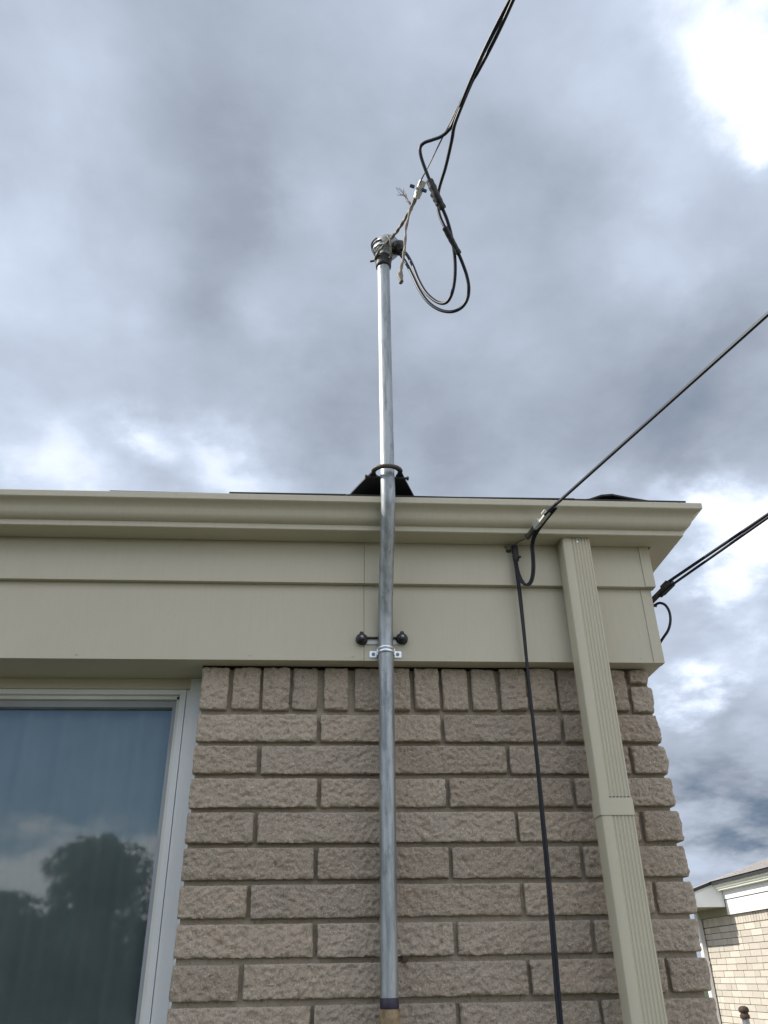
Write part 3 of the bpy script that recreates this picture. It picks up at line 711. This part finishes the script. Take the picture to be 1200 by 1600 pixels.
for q in range(9):
    e = Vector((random.uniform(-.028, .004), random.uniform(-.015, .015), random.uniform(.004, .042)))
    tf.tube(spline([b1 + Vector((0, 0, -.004)), b1 + e*.5 + Vector((random.uniform(-.006, .006), 0, random.uniform(-.006, .006))), b1 + e], 4), .00075, 5)
tf.build('frayed_strands', M_alu, svc, True)
finish(svc)

# ---- black communication drop hooked to the frieze near the downspout
com = empty('communication_cable', (.54, -.2165, 2.62), 'black telephone cable from a pale wedge clamp under the gutter down the brick wall', 'cable')
Q0 = Vector((0.5398, -.2165, 2.6221)); Q1 = Vector((.8027, -.90, 2.6636)); dq = Q1-Q0
span = [Q0 + dq*t/6 for t in range(7)] + run_to(Q1, dq, (7.3, -18.85, 5.2), 50)[1:]
for off, r in ((Vector((.002, 0, .0026)), .0037), (Vector((-.002, 0, -.0026)), .0033)):
    MB().tube([p_ + off for p_ in span], r, 8).build('overhead_line', M_cable, com, True)
tail = [(0.478, -0.062, 2.6022), (0.496, -0.088, 2.6080), (0.5129, -0.12, 2.6049)]
MB().tube(spline(tail, 5), .0013, 6).build('tail_wire', M_rim, com, True)
cdir = Vector((0.5435, -.215, 2.6275)) - Vector((0.5129, -0.12, 2.6049)); Fm = axis((0.5120, -0.118, 2.6045), cdir); Lc = cdir.length
cc_ = MB(); cc_.add(*obox(Fm, (-.0062, -.0050, 0), (.0062, .0050, Lc*.62), .001)); cc_.build('wedge_clamp', M_rim, com)
cc_ = MB(); cc_.add(*obox(Fm, (-.0098, -.0072, Lc*.44), (.0098, .0062, Lc*.68), .001)); cc_.add(*obox(Fm, (-.0098, -.0062, Lc*.68), (-.0020, .0055, Lc*1.10), .001)); cc_.build('clamp_cap', M_clamp, com)
cc_ = MB(); cc_.add(*obox(Fm, (.0025, .0005, Lc*.88), (.0075, .0065, Lc*1.05), .001)); cc_.build('clamp_tongue', M_clamp, com)
cc_ = MB(); cc_.add(*obox(Fm, (-.0055, -.0048, -.002), (.0055, .0048, .006), .001)); cc_.build('clamp_end', M_clamp, com)
loop = smooth_pts([(0.5618, -0.24, 2.6280), (0.5411, -0.195, 2.6140), (0.5225, -0.135, 2.6010), (0.5224, -0.122, 2.5822), (0.5231, -0.118, 2.553), (0.5223, -0.115, 2.5247), (0.5182, -0.112, 2.4966), (0.5116, -0.11, 2.4775), (0.4998, -0.106, 2.4683), (0.4893, -0.1, 2.4837), (0.4838, -0.093, 2.5145), (0.4833, -0.086, 2.5459), (0.4845, -0.078, 2.5766)], 1)
for off, r in ((Vector((.0024, 0, -.001)), .0029), (Vector((-.0024, .002, .001)), .0029)):
    MB().tube(spline([p_ + off for p_ in loop], 5), r, 8).build('drip_loop', M_cable, com, True)
down = [(0.4843, -0.079, 2.5900), (0.4862, -0.076, 2.5487), (0.4883, -0.073, 2.461), (0.4889, -0.070, 2.3641), (0.4887, -0.067, 2.2798), (0.4892, -0.064, 2.1908), (0.4898, -0.06, 2.0533), (0.4886, -0.057, 1.9107), (0.4872, -0.055, 1.778), (0.4838, -0.053, 1.6425), (0.4806, -0.052, 1.528), (.475, -.05, 1.2), (.47, -.05, .6), (.47, -.03, .3)]
dn = spline(down, 12)
for ph in (0, math.pi):
    pts = []
    for i, q in enumerate(dn):
        s = (2.59 - q.z); a = ph + s*2.3 + .5; w = .0031
        pts.append(q + Vector((math.cos(a)*w, math.sin(a)*w*.8, 0)))
    MB().tube(pts, .0036, 12).build('down_lead', M_cable, com, True)
lumpy([(0.4862, -.080, 2.6000), (.4858, -.082, 2.578), (.4868, -.079, 2.556)], .0085, 'tape_wrap', com, M_tape)
MB().tube([(.486, -.084, 2.566), (.4975, -.090, 2.563)], .0035, 6).build('cable_tie', M_plastic, com, True)
hk = MB(); hk.tube(spline([(.4640, -.056, 2.6075), (.4650, -.066, 2.6050), (.4700, -.072, 2.5960), (.4760, -.072, 2.5955), (.4800, -.070, 2.6040), (.4870, -.075, 2.6060)], 5), .0026, 8)
hk.lathe([(.0065, 0), (.0065, .003)], axis((.4645, -.0565, 2.6060), (0, -1, 0)), 12); hk.build('wall_hook', M_cast, com, True)
MB().box((.4660, -.0700, 2.5890), (.4790, -.0570, 2.5975), .002).build('hook_plate', M_rim, com)
finish(com)

# ---- third drop, on the side of the house
c3 = empty('corner_cable', (.89, -.07, 2.49), 'paired black overhead cables clamped at the right house corner with a hanging loop', 'cable')
for P_, r, e_ in (((0.8870, -0.072, 2.5005), .0040, (1.0178, -0.39, 2.5310)), ((0.8897, -0.08, 2.4868), .0034, (1.0156, -0.39, 2.5222))):
    P_ = Vector(P_); E_ = Vector(e_)
    MB().tube([P_ + (E_-P_)*t/6 for t in range(7)] + run_to(E_, E_-P_, (7.4, -18.85, 5.0 + P_.z-2.5), 50)[1:], r, 8).build('overhead_line', M_cable, c3, True)
d3 = Vector((.8960, -.085, 2.5000)) - Vector((.8660, 0, 2.4770)); Fm = axis((.8650, .002, 2.4765), d3)
q = MB(); q.add(*obox(Fm, (-.0065, -.005, 0), (.0065, .005, .070), .001)); q.build('wedge_clamp', M_rim, c3)
q = MB(); q.add(*obox(Fm, (-.014, -.007, .050), (.002, .009, .098), .002)); q.add(*obox(Fm, (.000, -.008, .056), (.0125, .006, .084), .002)); q.add(*obox(Fm, (-.010, -.009, .036), (-.001, .006, .062), .002)); q.build('clamp_cap', M_plastic, c3)
lp = smooth_pts([(.862, .03, 2.462), (.866, .01, 2.458), (0.867, -0.010, 2.463), (0.8829, -0.015, 2.4723), (0.8972, -0.02, 2.4647), (0.9052, -0.02, 2.4424), (0.9032, -0.02, 2.4148), (0.8927, -0.015, 2.3877), (0.8788, -0.002, 2.3700), (0.8580, 0.03, 2.3512), (.856, .08, 2.30)], 1)
MB().tube(spline(lp, 6), .0036, 8).build('drip_loop', M_cable, c3, True)
MB().tube([(.8660, -.012, 2.4635), (.8715, -.018, 2.4570)], .0032, 8).build('cable_tie', M_plastic, c3, True)
MB().lathe([(.007, 0), (.007, .004), (.003, .012), (.003, .02)], axis((.8485, .02, 2.475), (1, -.3, 0)), 12).build('wall_hook', M_cast, c3, True)
finish(c3)

# ================================================================== neighbour
NXW = 5.46
nb = empty('neighbour_house', (9, 8, 0), 'sunlit cream brick house next door with white trim and grey shingle roof', 'house')
w = MB(); w.box((NXW+.006, -2.0, 0), (NXW+.2, 10.90, 2.284)); nwall = w.build('wall', M_mortar2, nb)
MB().box((NXW+.2, -2, 0), (13, -1.8, 2.284)).box((NXW+.2, 10.7, 0), (13, 10.9, 2.284)).build('end_wall', M_mortar2, nb)
def meshbox(name):
    q = MB(); q.box((0, -.5, -.5), (1, .5, .5)); me = bpy.data.meshes.new(name); me.from_pydata(q.v, [], q.f); me.materials.append(M_brick2); return me
bme = meshbox('brick')
def nbrick(y0, y1, z0, z1):
    o = bpy.data.objects.new('brick', bme); COL.objects.link(o); o.parent = nwall
    o.location = (NXW + random.uniform(-.0015, .0015), (y0+y1)/2, (z0+z1)/2); o.scale = (.02, y1-y0, z1-z0); return o
cnt = 0; nrest = MB(); J2 = .008
y = 10.88
while y > -1.95:
    a, b_ = y-.0757+J2, y
    if y > 8.5: nbrick(a, b_, 2.1785, 2.2835)
    else: nrest.box((NXW, a, 2.1785), (NXW+.02, b_, 2.2835))
    y -= .0757
for r in range(1, 29):
    zt = ZTOP-(r-1)*PITCH; zb = zt-PITCH+J2
    if zb < .02: break
    y = 10.89 + (0 if r % 2 else .15) + random.uniform(-.02, .02)
    while y > -1.9:
        L_ = .303 if random.random() < .72 else .152
        a, b_ = y-L_+J2, min(y, 10.89)
        if b_-a > .02:
            if a < 10.9 and y > 8.65 and r <= 19: nbrick(a, b_, zb, zt)
            else: nrest.box((NXW, a, zb), (NXW+.02, b_, zt))
        y -= L_
nrest.build('brick', M_brick2, nwall, kind='stuff')
# frieze boards in two laps, gutter, boxed porch end
MB().box((NXW-.045, -2.1, 2.2887), (NXW+.05, 9.838, 2.481)).build('frieze_board', M_nwhite, nb)
MB().box((NXW-.056, -2.1, 2.4755), (NXW-.0455, 9.838, 2.640)).build('frieze_board', M_nwhite, nb)
MB().box((NXW-.040, 9.842, 2.2887), (NXW+.05, 10.95, 2.612)).build('porch_frieze', M_olive, nb)  # continues the white frieze, with the overhang's shade put into its colour
MB().box((NXW-.0470, -2.1, 2.4660), (NXW-.0452, 9.838, 2.4752)).build('lap_shadow', M_dark, nb)  # dark strip painted as the shadow line below the upper board
k_ = len(og); ox = NXW + .0
vs = [(ox + yy, -2.1, z-.030) for yy, z in og] + [(ox + yy, 9.853, z-.030) for yy, z in og]
fs = [(i, (i+1) % k_, k_+(i+1) % k_, k_+i) for i in range(k_)] + [tuple(range(k_))[::-1]]
sm(MB().add(vs, fs).build('gutter', M_ngut, nb))
ep = [(ox-.0585, 2.5815)] + [(ox+yy, z-.030) for yy, z in og[1:16]] + [(ox-.0585, 2.658)]
MB().add([(x_, 9.853, z_) for x_, z_ in ep] + [(x_, 9.856, z_) for x_, z_ in ep], [tuple(range(len(ep))), tuple(range(len(ep), 2*len(ep)))[::-1]] + [(i, i+len(ep), (i+1) % len(ep)+len(ep), (i+1) % len(ep)) for i in range(len(ep))]).build('gutter_end_cap', M_ngut, nb)
XO = 4.88
# porch overhang box: end panel, outer fascia, soffit
pz = lambda x_: 2.695 + .33*(x_-5.27) - .022
MB().add([(XO, 9.842, 2.3875), (NXW-.0565, 9.842, 2.3845), (NXW-.0565, 9.842, pz(NXW-.0565)), (XO, 9.842, pz(XO)), (XO, 9.862, 2.3875), (NXW-.0565, 9.862, 2.3845), (NXW-.0565, 9.862, pz(NXW-.0565)), (XO, 9.862, pz(XO))],
   [(0,1,2,3), (7,6,5,4), (0,4,5,1), (1,5,6,2), (2,6,7,3), (3,7,4,0)]).build('porch_end_panel', M_nwhite, nb)
MB().box((XO, 9.863, 2.3875), (XO+.02, 11.6, 2.52)).build('porch_fascia', M_nwhite, nb)
MB().box((XO+.0205, 9.863, 2.390), (NXW-.041, 10.95, 2.400)).build('porch_soffit', M_olive, nb)
# shingled roof: plane rising to a ridge that hips down at the far end
def rz(x_): return 2.695 + .33*(x_-5.27)
courses = 14
vA = [(5.27, -2.3), (5.27, 9.82), (4.86, 9.82), (4.86, 10.22), (5.183, 10.213), (5.506, 10.153), (5.806, 9.98), (6.174, 9.90), (7.2, 9.85), (9.2, 9.85), (9.2, -2.3)]
top = [(a, b_, rz(a)) for a, b_ in vA]; bot = [(a, b_, rz(a)-.02) for a, b_ in vA]; K2 = len(vA)
nroof = MB().add(top + bot, [tuple(range(K2))[::-1], tuple(range(K2, 2*K2))] + [(i, (i+1) % K2, K2+(i+1) % K2, K2+i) for i in range(K2)]).build('roof', M_nshingle, nb)
MB().add([(9.2, -2.3, rz(9.2)-.002), (9.2, 9.85, rz(9.2)-.002), (13.3, 9.85, rz(5.2)), (13.3, -2.3, rz(5.2))], [(0, 1, 2, 3)]).build('rear_slope', M_nshingle, nroof)
rc = MB(); xq = 5.30
while xq < 9.0:      # course butts
    yy = 9.83
    rc.add([(xq, -2.3, rz(xq)+.003), (xq, yy, rz(xq)+.003), (xq, yy, rz(xq)+.011), (xq, -2.3, rz(xq)+.011), (xq+.14, -2.3, rz(xq+.14)+.002), (xq+.14, yy, rz(xq+.14)+.002)], [(0, 1, 2, 3), (3, 2, 5, 4)]); xq += .143
MB().box((5.24, -2.3, 2.6945), (5.2695, 9.82, 2.7000)).build('starter_strip', M_nshingle, nroof)
rc.build('shingle', M_nshingle, nroof, kind='stuff')
MB().box((5.256, -2.3, 2.655), (5.2695, 9.82, 2.694)).add(*[[(4.85, 9.815, rz(4.86)-.035), (5.30, 9.815, rz(5.30)-.035), (5.30, 9.815, rz(5.30)+.006), (4.85, 9.815, rz(4.86)+.006), (4.85, 9.838, rz(4.86)-.035), (5.30, 9.838, rz(5.30)-.035), (5.30, 9.838, rz(5.30)+.006), (4.85, 9.838, rz(4.86)+.006)], [(0,1,2,3), (7,6,5,4), (0,4,5,1), (1,5,6,2), (2,6,7,3), (3,7,4,0)]]).build('drip_edge', M_dark, nroof)
dsn = MB(); dsn.box((NXW-.075, 10.80, .1), (NXW-.012, 10.90, 2.38), .006); dsn.build('downspout', M_nwhite, nb)
MB().box((NXW-.082, 10.79, 1.72), (NXW-.010, 10.905, 1.76), .004).build('downspout_strap', M_nwhite, nb)
finish(nb)

# fence post between the houses
fp = empty('fence_post', (3.392, 5.5, 0), 'grey steel fence post with rusty rounded cap in front of the cream brick wall', 'post')
MB().lathe([(.028, 0), (.028, 1.30)], axis((3.392, 5.5, 0), (0, 0, 1)), 20).build('tube', M_galv, fp, True)
MB().lathe([(.035, 1.285), (.038, 1.292), (.038, 1.310), (.030, 1.318), (.030, 1.326), (.040, 1.333), (.041, 1.350), (.034, 1.364), (.018, 1.372), (.002, 1.374)], axis((3.392, 5.5, 0), (0, 0, 1)), 20).build('cap', M_rust, fp, True)
finish(fp)

# ================================================================== what the window reflects: yard behind the camera
def tree(name, x, y, h, rx, rz_, label, n_leaf=5200, seed=1, low=.28):
    rnd = random.Random(seed); t = empty(name, (x, y, 0), label, 'tree', 'trees behind the yard')
    trunk = MB(); trunk.tube([(x, y, 0), (x+.1, y, h*.25), (x-.05, y+.1, h*.45), (x, y, h*.6)], .2, 10, rfun=lambda q: .26*(1-.8*q))
    for i in range(7):
        a = rnd.uniform(0, 6.28); z0 = h*rnd.uniform(.25, .55); trunk.tube([(x, y, z0), (x+math.cos(a)*rx*.35, y+math.sin(a)*rx*.35, z0+h*.12), (x+math.cos(a)*rx*.75, y+math.sin(a)*rx*.75, z0+h*.16)], .08, 6, rfun=lambda q: .09*(1-.8*q))
    trunk.build('trunk', M_bark, t, True)
    cl_ = [(rnd.gauss(0, .42)*rx, rnd.gauss(0, .42)*rx, h*(low + (1-low)*rnd.uniform(.05, .92)), rnd.uniform(.32, .50)*rx) for _ in range(60)]
    cr_ = MB()
    for i in range(n_leaf):
        cx_, cy_, cz_, r_ = cl_[i % 60]
        v_ = Vector((rnd.gauss(0, 1), rnd.gauss(0, 1), rnd.gauss(0, 1))).normalized()*r_*rnd.uniform(.55, 1.05)
        p_ = Vector((cx_, cy_, cz_)) + v_; p_.z = min(p_.z, h*rnd.uniform(.93, 1.0)); sc = math.sqrt(max(.16, 1 - ((p_.z/h-.5)/.56)**2)); p_.x *= sc; p_.y *= sc; p_ += Vector((x, y, 0))
        u_ = Vector((rnd.gauss(0, 1), rnd.gauss(0, 1), rnd.gauss(0, 1))).normalized(); w_ = u_.cross(Vector((rnd.gauss(0, 1), rnd.gauss(0, 1), .3))).normalized(); s_ = rnd.uniform(.05, .11)
        cr_.add([p_-u_*s_, p_+w_*s_*.6, p_+u_*s_, p_-w_*s_*.6], [(0, 1, 2, 3)])
    cr_.build('crown', M_leaf, t); finish(t); return t
tree('maple_tree', -7.3, -26.7, 5.9, 1.75, 3, 'tallest round leafy tree of the dark group mirrored in the window', seed=3, n_leaf=15000, low=.2)
tree('maple_tree', -11.0, -28.5, 4.4, 2.4, 3, 'low spreading tree left of the tall round one mirrored in the window', seed=5, n_leaf=12000, low=.1)
tree('maple_tree', -4.2, -27.5, 4.9, 2.0, 3, 'smaller leafy tree right of the tall round one mirrored in the window', seed=8, n_leaf=11000, low=.1)
hedge = MB(); rnd = random.Random(4)
for i in range(16000):
    hx_ = rnd.uniform(-22, 3); top_ = 3.35 + .35*mn.noise(Vector((hx_*.5, 3, 0))) + .25*mn.noise(Vector((hx_*2.1, 8, 0)))
    p_ = Vector((hx_, -24 + rnd.uniform(-.6, .6), rnd.uniform(0, 1)**.8*top_)); u_ = Vector((rnd.gauss(0, 1), rnd.gauss(0, 1), rnd.gauss(0, 1))).normalized(); w_ = u_.cross(Vector((1, .2, .3))).normalized(); s_ = rnd.uniform(.10, .20)
    hedge.add([p_-u_*s_, p_+w_*s_*.6, p_+u_*s_, p_-w_*s_*.6], [(0, 1, 2, 3)])
tag(hedge.build('hedge', M_leaf), 'tall unclipped green hedge across the far side of the yard', 'hedge')
pole = empty('utility_pole', tuple(POLE), 'brown timber utility pole carrying the house drops behind the camera', 'pole')
MB().tube([POLE, POLE+Vector((0, 0, 8.2))], .14, 14, rfun=lambda q: .16-.05*q).build('pole_shaft', M_bark, pole, True)
MB().box((6.4, -19.0, 7.4), (8.3, -18.88, 7.52)).build('crossarm', M_bark, pole); finish(pole)
